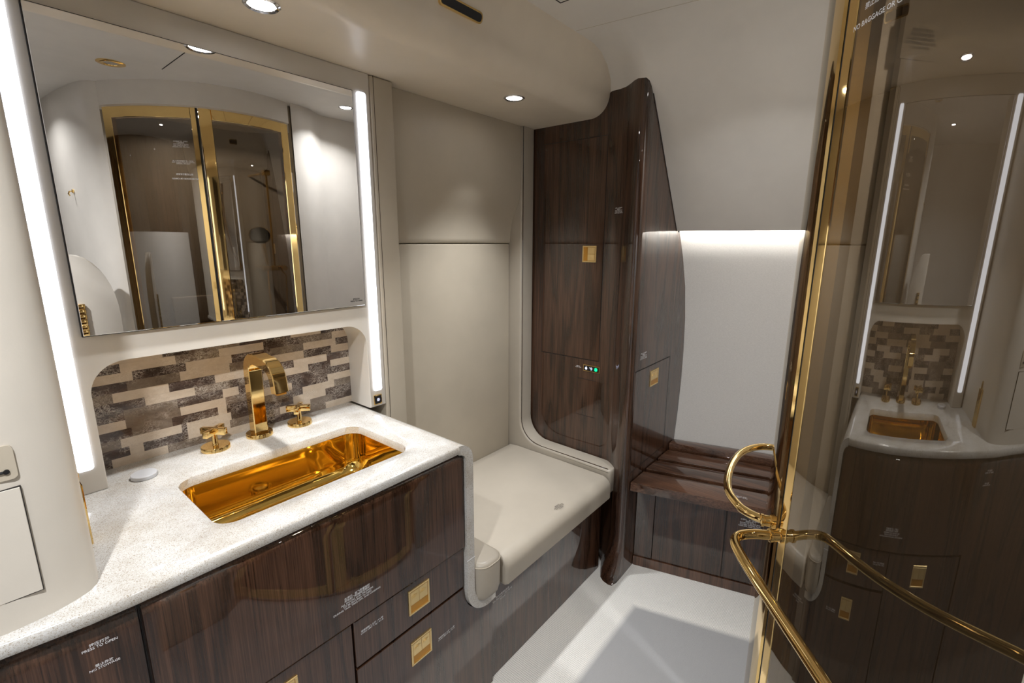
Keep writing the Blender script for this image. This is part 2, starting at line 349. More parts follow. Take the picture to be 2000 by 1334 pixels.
# shower side of the room: wavy cream wall with the curved door opening
CX, CY, CR = 1.927, -0.562, 0.85
LX, LY, LR = 2.230, -0.886, 1.28          # the nearer leaf is flatter; radii below are given relative to CR
def A(th, r): return (CX + r*math.cos(math.radians(th)), CY + r*math.sin(math.radians(th)))
def AL(th, r): q = r - CR + LR; return (LX + q*math.cos(math.radians(th)), LY + q*math.sin(math.radians(th)))
left = [(0.77, -2.42), (0.80, -1.9), (0.84, -1.40), (0.88, -0.95), (0.925, -0.62), (0.96, -0.48), (1.0, -0.41), (1.045, -0.385)]
mb = MB(); pl = left + [(1.03, -0.44), (0.98, -0.60), (0.98, -2.42)]; mb.prism(pl, 'z', FZ, ZB+0.0); struct(mb.build('wall_shower_left', 'cream', smooth=50))
right = [(2.318, 0.225), (2.40, 0.225), (2.52, 0.18), (2.62, 0.10), (2.70, 0.045), (2.80, 0.03), (3.2, 0.035), (4.75, 0.035), (4.75, -0.1), (2.70, -0.1), (2.36, 0.14)]
mb = MB(); mb.prism(right, 'z', FZ, ZB); struct(mb.build('wall_shower_right', 'cream', smooth=50))
dp = lambda r: [AL(157-34.7*i/20, r) for i in range(21)] + [A(115.9-51.4*i/24, r) for i in range(25)]
mb = MB(); mb.prism(dp(CR+0.008) + dp(CR-0.06)[::-1], 'z', 1.072, ZB); struct(mb.build('wall_above_doors', 'cream', smooth=50))
# shower interior shell: one curved lining
sw_ = [(2.338, 0.112), (2.60, -0.09), (2.70, -0.18), (2.80, -0.31), (2.88, -0.46), (2.925, -0.62), (2.935, -0.80), (2.90, -0.98), (2.82, -1.14), (2.70, -1.26), (2.54, -1.35), (2.35, -1.40), (2.1, -1.42), (0.982, -1.42)]
mb = MB(); mb.prism(sw_ + [(0.982, -1.45)] + [(2.1, -1.45), (2.36, -1.43), (2.56, -1.38), (2.73, -1.285), (2.85, -1.155), (2.93, -0.99), (2.965, -0.80), (2.955, -0.61), (2.91, -0.45), (2.83, -0.295), (2.72, -0.16), (2.62, -0.07), (2.352, 0.13)], 'z', FZ, ZB); struct(mb.build('wall_shower_back', 'shower_wall', smooth=60))
# soffit over the vanity
sp = [(2.66, 0.905), (1.96, 0.905)] + [(1.96 + 0.15*math.cos(math.radians(a)), 1.055 + 0.15*math.sin(math.radians(a))) for a in range(-80, -181, -10)][0:11] + [(1.775, 1.12), (1.72, ZB+0.02), (2.66, ZB+0.02)]
mb = MB(); mb.prism(sp, 'x', -1.25, 3.42); struct(mb.build('ceiling_soffit', 'soffit', smooth=40))

# ================================================================== LIGHT FITTINGS
def downlight(x, y, z, label, ringm, lensm, r=0.052, group=None, w=0.016):
    t = thing('downlight', label, 'ceiling light', (x, y, z), group)
    b = MB(); b.lathe([(r+w, 0), (r+w, -0.004), (r+w*0.55, -0.009), (r, -0.006), (r-0.004, 0.0)], (x, y, z)); b.build('trim_ring', ringm, t)
    b = MB(); b.lathe([(r-0.002, 0.0), (r-0.002, -0.003), (0.0005, -0.0035)], (x, y, z)); b.build('lens', lensm, t)
    return t
names = ['lit round downlight in the beige soffit beyond the left edge of the mirror', 'lit round downlight at the top edge of the photo, in the soffit above the mirror',
         'lit round downlight in the soffit end beside the dark wood column']
for (x, y), nm in zip(SOFFIT_LIGHTS, names): downlight(x, y, 0.905, nm, 'chrome', 'lens', group='soffit downlights')
names = ['lit round ceiling downlight seen in the mirror at its right edge', 'lit ceiling downlight behind the viewer near the curved cream wall', 'added unseen fill lamp on the ceiling behind the viewer near the left wall']
for (x, y), nm in zip(CEIL_LIGHTS, names): downlight(x, y, ZB, nm, 'chrome', 'lens', group='ceiling downlights')
downlight(1.03, 0.22, ZB, 'gold ringed unlit ceiling spot seen in the upper left of the mirror', 'gold', 'chrome', r=0.045, w=0.04)
downlight(1.9, -0.75, ZB, 'small lit downlight in the shower ceiling behind the bronze glass', 'gold', 'lens', r=0.035)
# air vent on the soffit face
t = thing('air_vent', 'narrow black air vent with gold rim high on the rounded soffit face', 'vent', (1.785, 1.79, 1.09))
B = Basis((1.785, 1.792, 1.087), (1, 0, 0), (0, -0.29, 0.957), (0, -0.957, -0.29))
def slot(B, w, h, c0, c1): return [[B.p(a, b, c) for a, b in rrect(-w/2, w/2, -h/2, h/2, min(w, h)*0.42, 6)] for c in (c0, c1)]
b = MB(); b.loft(slot(B, 0.28, 0.052, -0.01, 0.010)); b.build('rim', 'gold', t)
b = MB(); b.loft(slot(B, 0.262, 0.036, -0.006, 0.013)); b.build('grille', 'grille', t)

# ================================================================== VANITY WALL
# mirror surround
pl = [(0.20, -1.0), (0.316, -1.0), (0.316, -0.60)] + arcpts(0.316+0.125, -0.60, 0.125, 180, 90, 10) + arcpts(1.572-0.125, -0.60, 0.125, 90, 0, 10) + [(1.572, -1.0), (1.685, -1.0), (1.685, 0.905), (0.20, 0.905)]
mb = MB(); mb.prism(pl, 'y', 2.42, 2.634, bevel=0.006, seg=2)
tag(mb.build('mirror_surround', 'cream', smooth=30), 'cream leather surround framing the mirror and the tiled niche below it', 'panel')
# backsplash tiles
ZR = [-0.47, -0.532, -0.573, -0.615, -0.66, -0.704, -0.745, -0.79, -0.832, -0.875, -0.917, -0.96, -1.0]
ROWS = ['C.614 D.72 V.82 M.95 D1.22 C1.40 D1.60', 'D.452 C.662 V.85 C1.068 D1.266 M1.468 C1.60', 'C.492 D.70 C.905 D1.10 M1.287 C1.49 D1.60',
        'D.466 M.671 C.89 V1.0 C1.285 D1.456 C1.60', 'M.41 C.62 D.817 C1.04 D1.222 C1.425 D1.60', 'D.522 C.723 V.882 D.924 V1.05 C1.306 D1.445 C1.60',
        'D.439 M.645 D.844 C.92 D1.0 V1.18 D1.306 D1.442 D1.60', 'C.44 M.652 C.853 V1.0 C1.2 D1.42 C1.60', 'D.457 M.613 D.812 C.853 D1.03 M1.16 D1.26 C1.46 M1.60',
        'M.411 C.647 D.669 C.87 D1.2 C1.26 C1.40 D1.60', 'D.438 C.49 D.669 C.86 M.979 V1.12 C1.30 M1.44 D1.60', 'D.369 C.58 M.74 C.87 C1.0 D1.2 M1.394 C1.60']
mb = MB(); mb.box(0.312, 1.58, 2.632, 2.645, -1.0, -0.47); code = {'C': 1, 'D': 2, 'M': 3, 'V': 4}
for i, row in enumerate(ROWS):
    x = 0.318
    for tk in row.split():
        mb.mi = code[tk[0]]; x1 = min(float(tk[1:]), 1.575)
        mb.box(x+0.0001, x1-0.0001, 2.628, 2.634, ZR[i+1]+0.0001, ZR[i]-0.0001); x = x1
tag(mb.build('mosaic_backsplash', ['t_m', 't_c', 't_d', 't_m', 't_v'], smooth=0), 'strip mosaic backsplash of cream and dark brown marble behind the gold faucet', 'backsplash')
# mirror
t = thing('wall_mirror', 'large rectangular wall mirror reflecting the gold framed shower doors', 'mirror', (0.943, 2.42, -0.36))
mb = MB(); mb.box(0.319, 1.566, 2.402, 2.421, -0.362, 0.794); mb.build('backing', 'gap', t, smooth=0)
mb = MB(); mb.box(0.322, 1.563, 2.398, 2.404, -0.359, 0.791, bevel=0.0015, seg=1); mb.build('glass', 'mirror', t, smooth=0)
B = Basis((1.508, 2.398, -0.325), (1, 0, 0), (0, 0, 1), (0, -1, 0))
lab(text('按压打开\nPRESS TO OPEN', 0.075, on(B), 'inkb', t), 'small black lettering')
# light strips
for x0, x1, nm in ((0.228, 0.283, 'tall lit white light strip on the left of the mirror beside the cream cabinet'), (1.600, 1.655, 'tall lit white light strip on the right of the mirror')):
    mb = MB(); mb.prism(rrect(x0, x1, -0.898, 0.80, 0.012, 4), 'y', 2.412, 2.425)
    tag(mb.build('light_strip', 'strip', smooth=0), nm, 'light', 'mirror light strips')
# light switch
t = thing('light_switch', 'small square black touch switch with gold rim under the right light strip', 'switch', (1.624, 2.42, -0.987))
B = Basis((1.624, 2.42, -0.956), (1, 0, 0), (0, 0, 1), (0, -1, 0))
mb = MB(); mb.obox(B, -0.028, 0.028, -0.031, 0.031, 0, 0.006, 0.002); mb.build('rim', 'gold', t)
mb = MB(); mb.obox(B, -0.022, 0.022, -0.025, 0.025, 0.004, 0.008, 0.001); mb.build('button', 'black', t)
mb = MB()
for k in range(6):
    a = math.radians(60*k); d = Vector((math.cos(a), math.sin(a)))
    mb.tube([B.p(d.x*0.003, d.y*0.003, 0.0085), B.p(d.x*0.011, d.y*0.011, 0.0085)], 0.0013, 6)
mb.build('lamp_symbol', 'icon', t)

# ------------------------------------------------------------------ countertop
t = thing('countertop', 'speckled white quartz counter with basin cutout, folding down at its right end', 'counter', (0.6, 2.1, -1.0))
TH = 0.043
outer = [(-0.95, 1.70), (-0.4, 1.665), (-0.04, 1.635), (0.12, 1.608), (0.225, 1.602), (0.55, 1.598), (1.0, 1.598), (1.53, 1.60), (1.53, 2.632), (0.8, 2.632), (0.0, 2.632), (-0.95, 2.632)]
hole = rrect(0.502, 1.362, 1.765, 2.272, 0.075, 8)
mb = MB(); bm = mb.bm
def ringz(pts, z): return [bm.verts.new((x, y, z)) for x, y in pts]
def ring_face(o, h, flip):
    eds = []
    for rg in (o, h):
        for i in range(len(rg)):
            a, b_ = rg[i], rg[(i+1) % len(rg)]
            eds.append(bm.edges.get((a, b_)) or bm.edges.new((a, b_)))
    bmesh.ops.triangle_fill(bm, edges=eds, use_beauty=True, use_dissolve=False)
CH = 0.008
def inset(pts, d):  # crude front chamfer: push front edge points back
    return [(x, y+d if y < 1.75 else y) for x, y in pts]
def grow(pts, d, cx=0.932, cy=2.0185):
    return [(x + d*(1 if x > cx else -1)*min(1, abs(x-cx)/0.36), y + d*(1 if y > cy else -1)*min(1, abs(y-cy)/0.18)) for x, y in pts]
o_top = ringz(inset(outer, CH), -1.0); o_m = ringz(outer, -1.0-CH); o_m2 = ringz(outer, -1.0-TH+0.004); o_b = ringz(inset(outer, 0.004), -1.0-TH)
h_top = ringz(grow(hole, 0.004), -1.0); h_m = ringz(hole, -1.004); h_b = ringz(hole, -1.0-TH)
for a, b_ in ((o_top, o_m), (o_m, o_m2), (o_m2, o_b)):
    for i in range(len(a)): mb._f((a[i], a[(i+1) % len(a)], b_[(i+1) % len(a)], b_[i]))
for a, b_ in ((h_top, h_m), (h_m, h_b)):
    for i in range(len(a)): mb._f((a[i], b_[i], b_[(i+1) % len(a)], a[(i+1) % len(a)]))
ring_face(o_top, h_top, False); ring_face(o_b, h_b, True)
mb.build('worktop', 'stone', t, smooth=50)
# folded end with the hook that carries the seat bolster
RO, RI = 0.095, 0.045
po = [(1.53, -1.0)] + arcpts(1.53, -1.0-RO, RO, 90, 0, 10) + [(1.625, -1.87)]
pi_ = [(1.53, -1.0-TH)] + arcpts(1.53, -1.0-RO, RI, 90, 0, 10) + [(1.570, -1.87)]
hk_o = arcpts(1.745, -1.87, 0.175, 180, 270, 12); hk_i = arcpts(1.745, -1.87, 0.120, 180, 270, 12)
# hook bends the other way, so the outer face of the drop becomes the inside of the hook
poly = po + hk_i + [(1.80, -1.990), (1.80, -2.045)] + hk_o[::-1] + pi_[::-1]
mb = MB(); mb.prism(poly, 'y', 1.60, 2.632, bevel=0.006, seg=2); mb.build('waterfall_end', 'stone', t, smooth=40)
mb = MB(); mb.box(1.569, 1.627, 1.5985, 1.6015, -1.676, -1.672); mb.build('joint_line', 'ink', t, smooth=0)
# basin
t = thing('sink_basin', 'polished gold rectangular basin set under the quartz counter', 'sink', (0.932, 2.02, -1.30))
mb = MB()
def rr_in(d, r): return rrect(0.498+d, 1.366-d, 1.761+d, 2.276-d, r, 8)
lv = [(-0.012, 0.085, -1.0-TH), (0.0, 0.078, -1.046), (0.001, 0.078, -1.10), (0.003, 0.078, -1.19), (0.008, 0.080, -1.222), (0.020, 0.088, -1.247), (0.042, 0.10, -1.262), (0.080, 0.10, -1.268), (0.16, 0.08, -1.271)]
rings = [[(x, y, z) for x, y in rr_in(d, rr)] for d, rr, z in lv]
outr = [[(x, y, z) for x, y in rr_in(d-0.012, rr)] for d, rr, z in ((0.16, 0.08, -1.290), (0.07, 0.11, -1.285), (0.01, 0.09, -1.250), (0.0, 0.085, -1.16), (-0.002, 0.085, -1.06), (-0.001, 0.085, -1.0-TH-0.001))]
mb.loft(rings[0:] , False, True); mb.loft(outr, True, False)
mb.build('bowl', 'gold_sink', t, smooth=60)
mb = MB(); mb.lathe([(0.052, -0.001), (0.052, 0.004), (0.044, 0.006), (0.036, 0.003), (0.034, -0.002)], (0.95, 1.98, -1.270)); mb.lathe([(0.030, 0.0), (0.030, 0.008), (0.026, 0.011), (0.0005, 0.012)], (0.95, 1.98, -1.271))
mb.build('drain', 'gold', t)
# faucet
t = thing('faucet', 'square section gold basin faucet with arched spout in front of the mosaic', 'faucet', (0.956, 2.515, -1.0))
mb = MB(); mb.lathe([(0.064, 0), (0.064, 0.018), (0.062, 0.021), (0.0005, 0.022)], (0.956, 2.515, -1.0)); mb.build('base_plate', 'gold', t)
cy0, rc = 2.515, 0.033
path = [(2.515, -0.985), (2.515, -0.70), (2.515, -0.645)] + [(2.435 + 0.08*math.cos(math.radians(a)), -0.645 + 0.075*math.sin(math.radians(a))) for a in (15, 30, 50, 70, 90)] + [(2.40, -0.5705), (2.335, -0.577)] + [(2.315 + 0.085*math.cos(math.radians(a)), -0.664 + 0.088*math.sin(math.radians(a))) for a in (95, 115, 135, 155, 172)] + [(2.226, -0.685), (2.222, -0.705)]
rings = []
for i, (y, z) in enumerate(path):
    a = Vector(path[max(i-1, 0)]); b_ = Vector(path[min(i+1, len(path)-1)]); tg = (b_-a).normalized(); nr = Vector((-tg.y, tg.x))
    hw = 0.033; hd = 0.033 - 0.011*(i/(len(path)-1))
    bv = 0.004; sec = []
    for (sx, sn) in ((-1, -1), (1, -1), (1, 1), (-1, 1)):
        for q in ((0, bv), (bv, 0)) if sx*sn > 0 else ((bv, 0), (0, bv)):
            sec.append((0.956 + sx*(hw-q[0]), y + nr.x*sn*(hd-q[1]), z + nr.y*sn*(hd-q[1])))
    rings.append(sec)
mb = MB(); mb.loft(rings); mb.build('spout', 'gold', t, smooth=30)
mb = MB(); mb.box(0.934, 0.978, 2.205, 2.238, -0.712, -0.704); mb.build('aerator', 'gold_deep', t, smooth=0)
for x, rot, nm in ((0.744, 35, 'left gold cross tap handle on the counter, nearer the grey disc'), (1.168, 52, 'right gold cross tap handle on the counter, nearer the right light strip')):
    t = thing('tap_handle', nm, 'tap handle', (x, 2.505, -1.0), 'cross tap handles')
    mb = MB(); mb.lathe([(0.063, 0), (0.063, 0.018), (0.061, 0.021), (0.0005, 0.022)], (x, 2.505, -1.0)); mb.build('base_plate', 'gold', t)
    mb = MB(); mb.lathe([(0.017, 0.018), (0.014, 0.024), (0.0125, 0.030), (0.0125, 0.085)], (x, 2.505, -1.0), seg=24); mb.build('stem', 'gold', t)
    mb = MB(); a = math.radians(rot)
    for q in (a, a + math.pi/2):
        B = Basis((x, 2.505, -0.905), (math.cos(q), math.sin(q), 0), (-math.sin(q), math.cos(q), 0), (0, 0, 1)); mb.obox(B, -0.062, 0.062, -0.0125, 0.0125, -0.017, 0.015 + (0.0005 if q != a else 0), 0.0015)
    mb.build('cross_bar', 'gold', t)
mb = MB(); mb.lathe([(0.045, 0), (0.0475, 0.003), (0.0475, 0.016), (0.0455, 0.0185), (0.0005, 0.019)], (0.437, 2.425, -1.0)); 
tag(mb.build('dispenser_cap', 'grey', smooth=30), 'round pale grey cap lying on the counter left of the basin', 'cap')

# ------------------------------------------------------------------ vanity cabinet
def latch(B, parent, w=0.128, h=0.134, slot_side='b'):
    k = thing_part('latch', parent)
    return k
def make_latch(B, parent, w=0.128, h=0.134):
    """flush gold latch: rim, two patterned paddles and a finger slot below them (B.u points away from the slot)"""
    mb = MB(); r_ = 0.010; e = 0.0
    for q in ((-w/2, w/2, h/2-r_, h/2), (-w/2, w/2, -h/2, -h/2+r_), (-w/2, -w/2+r_, -h/2+r_, h/2-r_), (w/2-r_, w/2, -h/2+r_, h/2-r_)):
        mb.obox(B, q[0], q[1], q[2], q[3], -0.004, 0.006, 0.0015, 1)
    o = lab(mb.build('latch', 'gold_pale', parent), 'gold flush latch')
    mb = MB(); mb.obox(B, -w/2+r_, w/2-r_, -h/2+r_, h/2-r_, -0.012, 0.0015); mb.build('latch_slot', 'gold_deep', o, smooth=0)
    for s0, s1 in ((-w/2+r_+0.002, -0.0008), (0.0008, w/2-r_-0.002)):
        mb = MB(); mb.obox(B, s0, s1, -h/2+r_+(h-2*r_)*0.36, h/2-r_-0.003, -0.001, 0.0045, 0.001, 1)
        # raised swirl pattern
        cx, cy = (s0+s1)/2, h*0.13
        for rr in (0.008, 0.016, 0.023):
            mb.tube([B.p(cx + rr*math.cos(math.radians(a)), cy + rr*0.85*math.sin(math.radians(a)), 0.0045) for a in range(20, 200, 20)], 0.0012, 6)
        mb.build('paddle', 'gold_pale', o)
    return o
t = thing('vanity_cabinet', 'dark glossy walnut vanity cabinet under the quartz counter', 'cabinet', (0.4, 2.1, FZ))
mb = MB(); mb.box(-0.95, 1.55, 2.56, 2.63, FZ, -1.052); mb.box(0.215, 0.240, 1.675, 2.56, FZ, -1.052); mb.box(-0.95, -0.92, 1.72, 2.56, FZ, -1.052); mb.box(1.535, 1.555, 1.675, 2.56, FZ, -1.052)
mb.box(0.24, 1.535, 1.675, 2.56, FZ, -2.58); mb.box(1.535, 1.79, 1.675, 2.56, FZ, -2.075)
mb.build('carcass', 'wood_dark', t, smooth=0)
YF = 1.622
FB = Basis((0, YF-0.012, 0), (1, 0, 0), (0, 0, 1), (0, -1, 0))
# apron: broad front below the counter, top edge rolled over
ap = [(YF-0.012, -1.585), (YF-0.012, -1.13)] + [(YF-0.012 + 0.04*(1-math.cos(math.radians(a))), -1.092 + 0.042*math.sin(math.radians(a))) for a in range(0, 91, 15)] + [(1.668, -1.050), (1.668, -1.585)]
mb = MB(); mb.prism(ap, 'x', 0.231, 1.562); ap_o = mb.build('apron_door', 'wood', t, smooth=50)
text('在滑行、起飞和着陆时\n所有舱门和抽屉须锁好\nALL DOORS AND DRAWERS\nTO BE SECURED CLOSED\nDURING TAXI, TAKE-OFF, AND LANDING', 0.225, lambda a, b: FB.p(0.925+a, -1.475+b*0.95, 0.0012), 'ink', ap_o)
mb = MB()
for q in ((0.785, 1.055, -1.3887, -1.388), (1.0543, 1.055, -1.54, -1.388), (0.785, 0.7857, -1.54, -1.388)): mb.obox(FB, q[0], q[1], q[2], q[3], 0, 0.0012)
lab(mb.build('placard_edge', 'wood_light', ap_o, smooth=0), 'clear placard outline')
mb = MB(); mb.box(0.236, 0.895, YF, 1.668, FZ+0.005, -1.600, bevel=0.003, seg=1); d = mb.build('door', 'wood', t)
make_latch(Basis((0.588, YF, -1.72), (1, 0, 0), (0, 0, 1), (0, -1, 0)), d)
mb = MB(); mb.box(0.905, 1.566, YF, 1.668, -1.832, -1.600, bevel=0.003, seg=1); d = mb.build('drawer', 'wood', t)
make_latch(Basis((1.257, YF, -1.700), (1, 0, 0), (0, 0, 1), (0, -1, 0)), d)
text('装载限制 2 公斤 / 4.4 磅\nLOAD LIMIT 2 Kg / 4.4 lb', 0.115, on(Basis((0.993, YF, -1.672), (1, 0, 0), (0, 0, 1), (0, -1, 0))), 'ink', d)
mb = MB(); mb.prism([(0.905, FZ+0.005), (1.790, FZ+0.005), (1.790, -2.052), (1.70, -2.052)] + arcpts(1.745, -1.87, 0.180, 256, 184, 8) + [(1.562, -1.845), (0.905, -1.845)], 'y', YF, 1.668); d = mb.build('drawer', 'wood', t, smooth=30)
make_latch(Basis((1.259, YF, -1.990), (1, 0, 0), (0, 0, 1), (0, -1, 0)), d)
text('装载限制 2 公斤 / 4.4 磅\nLOAD LIMIT 2 Kg / 4.4 lb', 0.115, on(Basis((1.427, YF, -2.032), (1, 0, 0), (0, 0, 1), (0, -1, 0))), 'ink', d)
ld = [(-0.95, 1.735), (-0.4, 1.69), (-0.04, 1.655), (0.222, 1.627)]
mb = MB(); ldb = [(x, y+0.04) for x, y in ld]
mb.loft([[(x, y+dy, z) for x, y in ld] + [(x, y, z) for x, y in ldb[::-1]] for z, dy in ((FZ+0.005, 0), (-1.12, 0), (-1.085, 0.004), (-1.066, 0.016), (-1.060, 0.032))]); d = mb.build('door', 'wood', t, smooth=50)
B = Basis((0.132, 1.6365, -1.155), (0.994, -0.107, 0), (0, 0, 1), (-0.107, -0.994, 0))
text('按压打开\nPRESS TO OPEN', 0.078, lambda a, b: B.p(a, b+0.028, 0.002), 'ink', d)
text('禁止存放\nNO STOWAGE', 0.068, lambda a, b: B.p(a+0.002, b-0.042, 0.002), 'ink', d)

# ------------------------------------------------------------------ cream corner cabinet on the counter
t = thing('corner_cabinet', 'tall cream rounded cabinet standing on the left end of the counter', 'cabinet', (-0.3, 2.05, -1.0))
pl = [(-0.9, 1.745), (-0.4, 1.700), (-0.2, 1.684), (-0.08, 1.676), (0.0, 1.674), (0.06, 1.680), (0.11, 1.695), (0.143, 1.713), (0.161, 1.735), (0.169, 1.765), (0.174, 1.81), (0.178, 1.90), (0.18, 2.05), (0.18, 2.62), (-0.9, 2.62)]
mb = MB(); mb.loft([[(x, y, z) for x, y in pl] for z in (-1.0, 0.903)]); mb.build('body', 'tower', t, smooth=50)
B = Basis((-0.02, 1.677, -0.765), (0.998, -0.04, 0), (0, 0, 1), (-0.04, -0.998, 0))
mb = MB(); mb.obox(B, -0.35, 0.0725, -0.152, 0.152, -0.01, 0.0025); dk = mb.build('door_gap', 'gap', t, smooth=0)
mb = MB(); mb.obox(B, -0.35, 0.0705, -0.150, 0.150, -0.01, 0.004, 0.001, 1); mb.build('door', 'tower', t)
mb = MB(); B2 = Basis((-0.02, 1.6755, -0.545), (0.998, -0.03, 0), (0, 0, 1), (-0.03, -0.998, 0))
mb.loft([[B2.p(a, b_, c) for a, b_ in rrect(-0.2, 0.073, -0.045, 0.045, 0.012, 4)] for c in (-0.008, 0.002)]); lab(mb.build('name_plate', 'beige', t), 'darker beige rounded plate')
mb = MB(); mb.tube([B2.p(-0.10, -0.024, 0.004), B2.p(0.048, -0.022, 0.004)], 0.0035, 8); mb.lathe([(0.006, 0.0), (0.006, 0.004), (0.0005, 0.0045)], B2.p(0.054, -0.022, 0.002), B2.n, 16); mb.build('key_hook', 'black', t)
mb = MB(); mb.box(0.176, 0.196, 1.985, 2.055, -1.0, -0.78, bevel=0.003, seg=1); mb.tube([(0.186, 2.02, -0.79), (0.188, 2.02, -0.755), (0.186, 2.02, -0.735)], [0.008, 0.009, 0.005], 12); lab(mb.build('hinge', 'gold', t), 'gold hinge')

# ================================================================== TOILET SEAT RECESS
PB = 2.610
t = thing('leather_pilaster', 'narrow beige leather pilaster between the right light strip and the padded recess', 'panel', (1.77, 2.5, -1.0))
mb = MB(); mb.box(1.688, 1.845, 2.418, 2.66, -1.98, 0.904, bevel=0.012, seg=3); mb.build('cover', 'beige', t)
mb = MB(); mb.tube([(1.712, 2.4185, -1.2), (1.712, 2.4185, 0.903)], 0.0022, 6); mb.build('piping', 'wood_dark', t)
mb = MB(); mb.box(1.846, 3.126, PB, 2.66, -1.98, -0.012, bevel=0.008, seg=3)
tag(mb.build('leather_wall_panel', 'beige'), 'flat beige leather wall panel behind the padded toilet seat', 'panel')
up = [(2.66, -0.006), (2.612, -0.006), (2.604, 0.002), (2.602, 0.03), (2.598, 0.08), (2.588, 0.14), (2.570, 0.20), (2.545, 0.255), (2.520, 0.305), (2.502, 0.36), (2.492, 0.42), (2.488, 0.50), (2.488, 0.66), (2.492, 0.80), (2.50, 0.904), (2.66, 0.904)]
mb = MB(); mb.prism(up, 'x', 1.846, 3.126); tag(mb.build('padded_wall_panel', 'beige', smooth=60), 'beige leather upper back panel that bulges forward under the soffit', 'panel')
# seat bench
t = thing('toilet_bench', 'beige padded toilet bench between quartz counter end and walnut column', 'bench', (2.46, 2.1, FZ))
sd = [(1.575, -1.985), (1.555, -1.97), (1.553, -1.90)] + [(1.553 + 0.085*(1-math.cos(math.radians(a))), -1.885 + 0.085*math.sin(math.radians(a))) for a in range(0, 91, 10)] + [(2.0, -1.797), (2.5, -1.797), (2.575, -1.805), (2.605, -1.83), (2.605, -1.985)]
mb = MB(); cushion(mb, sd, 'x', 1.845, 3.118, 0.018); lid = mb.build('seat_lid', 'seat', t, smooth=40)
B = Basis((2.505, 1.70, -1.797), (1, 0, 0), (0, 1, 0), (0, 0, 1))
lab(text('请勿站立\nDO NOT STAND\nON TOILET LID\nCLOSED', 0.10, lambda a, b: B.p(a, b*0.9-0.065, 0.0012), 'inkb', lid), 'small black lettering')
mb = MB(); bl = rrect(1.632, 1.832, 1.555, 2.60, 0.075, 8)
ins = lambda d: rrect(1.632+d, 1.832-d, 1.555+d, 2.60-d, max(0.02, 0.075-d), 8)
mb.loft([[(x, y, z) for x, y in ins(d)] for d, z in ((0.035, -1.985), (0.012, -1.965), (0.002, -1.93), (0, -1.88), (0, -1.765), (0.004, -1.752), (0.014, -1.742), (0.03, -1.738))]); bo = mb.build('bolster', 'seat', t, smooth=50)
mb = MB(); q = ins(-0.0005); mb.tube([(x, y, -1.758) for x, y in q] + [(q[0][0], q[0][1], -1.758)], 0.0028, 6); mb.build('piping', 'beige', bo)
# right bolster runs up the wall as a post
rp = [(1.60, -1.975), (1.575, -1.95), (1.57, -1.80)] + [(1.59+0.02*(1-math.cos(math.radians(a)))-0.02, -1.775+0.02*math.sin(math.radians(a))) for a in (30, 60, 90)] + [(2.26, -1.745)] + [(2.28 + 0.20*math.sin(math.radians(a)), -1.545 - 0.20*math.cos(math.radians(a))) for a in range(10, 91, 10)] + [(2.48, -0.5), (2.48, 0.904), (2.655, 0.904), (2.655, -1.975)]
mb = MB(); cushion(mb, rp, 'x', 3.128, 3.296, 0.022); bo = lab(mb.build('bolster', 'seat', t, smooth=50), 'beige bolster that rises into a wall post')
mb = MB(); mb.tube([(3.140, 1.60+0.0, -1.752), (3.140, 2.25, -1.747)] + [(3.140, 2.28+0.195*math.sin(math.radians(a)), -1.545-0.196*math.cos(math.radians(a))) for a in range(10, 91, 10)] + [(3.140, 2.476, 0.90)], 0.0028, 6); mb.build('piping', 'wood_dark', bo)
mb = MB(); mb.box(1.802, 3.13, 1.642, 1.68, FZ+0.003, -1.99); fp = lab(mb.build('front_panel', 'wood', t), 'glossy walnut front panel')
text('供水关断阀在里面\nWATER SHUT-OFF VALVE\nINSIDE', 0.18, on(Basis((1.905, 1.642, -2.118), (1, 0, 0), (0, 0, 1), (0, -1, 0))), 'ink', fp)
mb = MB(); mb.box(1.90, 3.05, 1.72, 2.58, FZ, -1.995); mb.build('plinth', 'wood_dark', t, smooth=0)

# ================================================================== WALNUT COLUMN
t = thing('walnut_column', 'tall glossy walnut partition with rounded front edge between seat and niche', 'partition', (3.5, 1.9, FZ))
nose = [(3.30, 1.99), (3.298, 1.78), (3.290, 1.72), (3.268, 1.665), (3.232, 1.615), (3.192, 1.570), (3.163, 1.530), (3.150, 1.495), (3.152, 1.468), (3.166, 1.451), (3.19, 1.445)]
def sec(z):
    e = max(0.0, (-2.30 - z)/0.35); e = e**2.0*0.15
    pts = []
    for i, (x, y) in enumerate(nose):
        wgt = (0, 0, 0.1, 0.35, 0.75, 1, 1, 1, 0.95, 0.7, 0.3)[i]
        wl = 1.0 if i >= 3 else 0
        k = wgt*e; pts.append((x - k*1.0, y - k*0.10*(1 if i > 6 else -0.2)))
    # the fuselage side trims the back edge
    xr = None
    zz = z
    for (xa, za), (xb, zb) in zip(lw, lw[1:]):
        if zb <= zz <= za: xr = xa + (xb-xa)*(za-zz)/(za-zb)
    if xr is None:
        xr = 3.80 if zz <= 1.0 else 3.3
    if zz > 0.09:
        xs = None
        for (xa, za), (xb, zb) in zip(prof, prof[1:]):
            if zb <= zz <= za: xs = xa + (xb-xa)*(za-zz)/(za-zb+1e-9)
        if xs is not None: xr = xs + 0.012
    return pts, xr
rings = []
zs = [FZ, -2.62, -2.58, -2.53, -2.47, -2.40, -2.30, -2.0, -1.757, -1.5, -1.22, -0.95, -0.65, -0.37, -0.12, 0.08, 0.094, 0.25, 0.45, 0.65, 0.80, 0.92]
for z in zs:
    pts, xr = sec(z)
    side = [(3.19 + (xr-3.19)*k/4, 1.445) for k in range(1, 5)]
    rings.append([(x, y, z) for x, y in pts + side] + [(max(xr, 3.36), 1.9, z), (3.33, 2.0, z)])
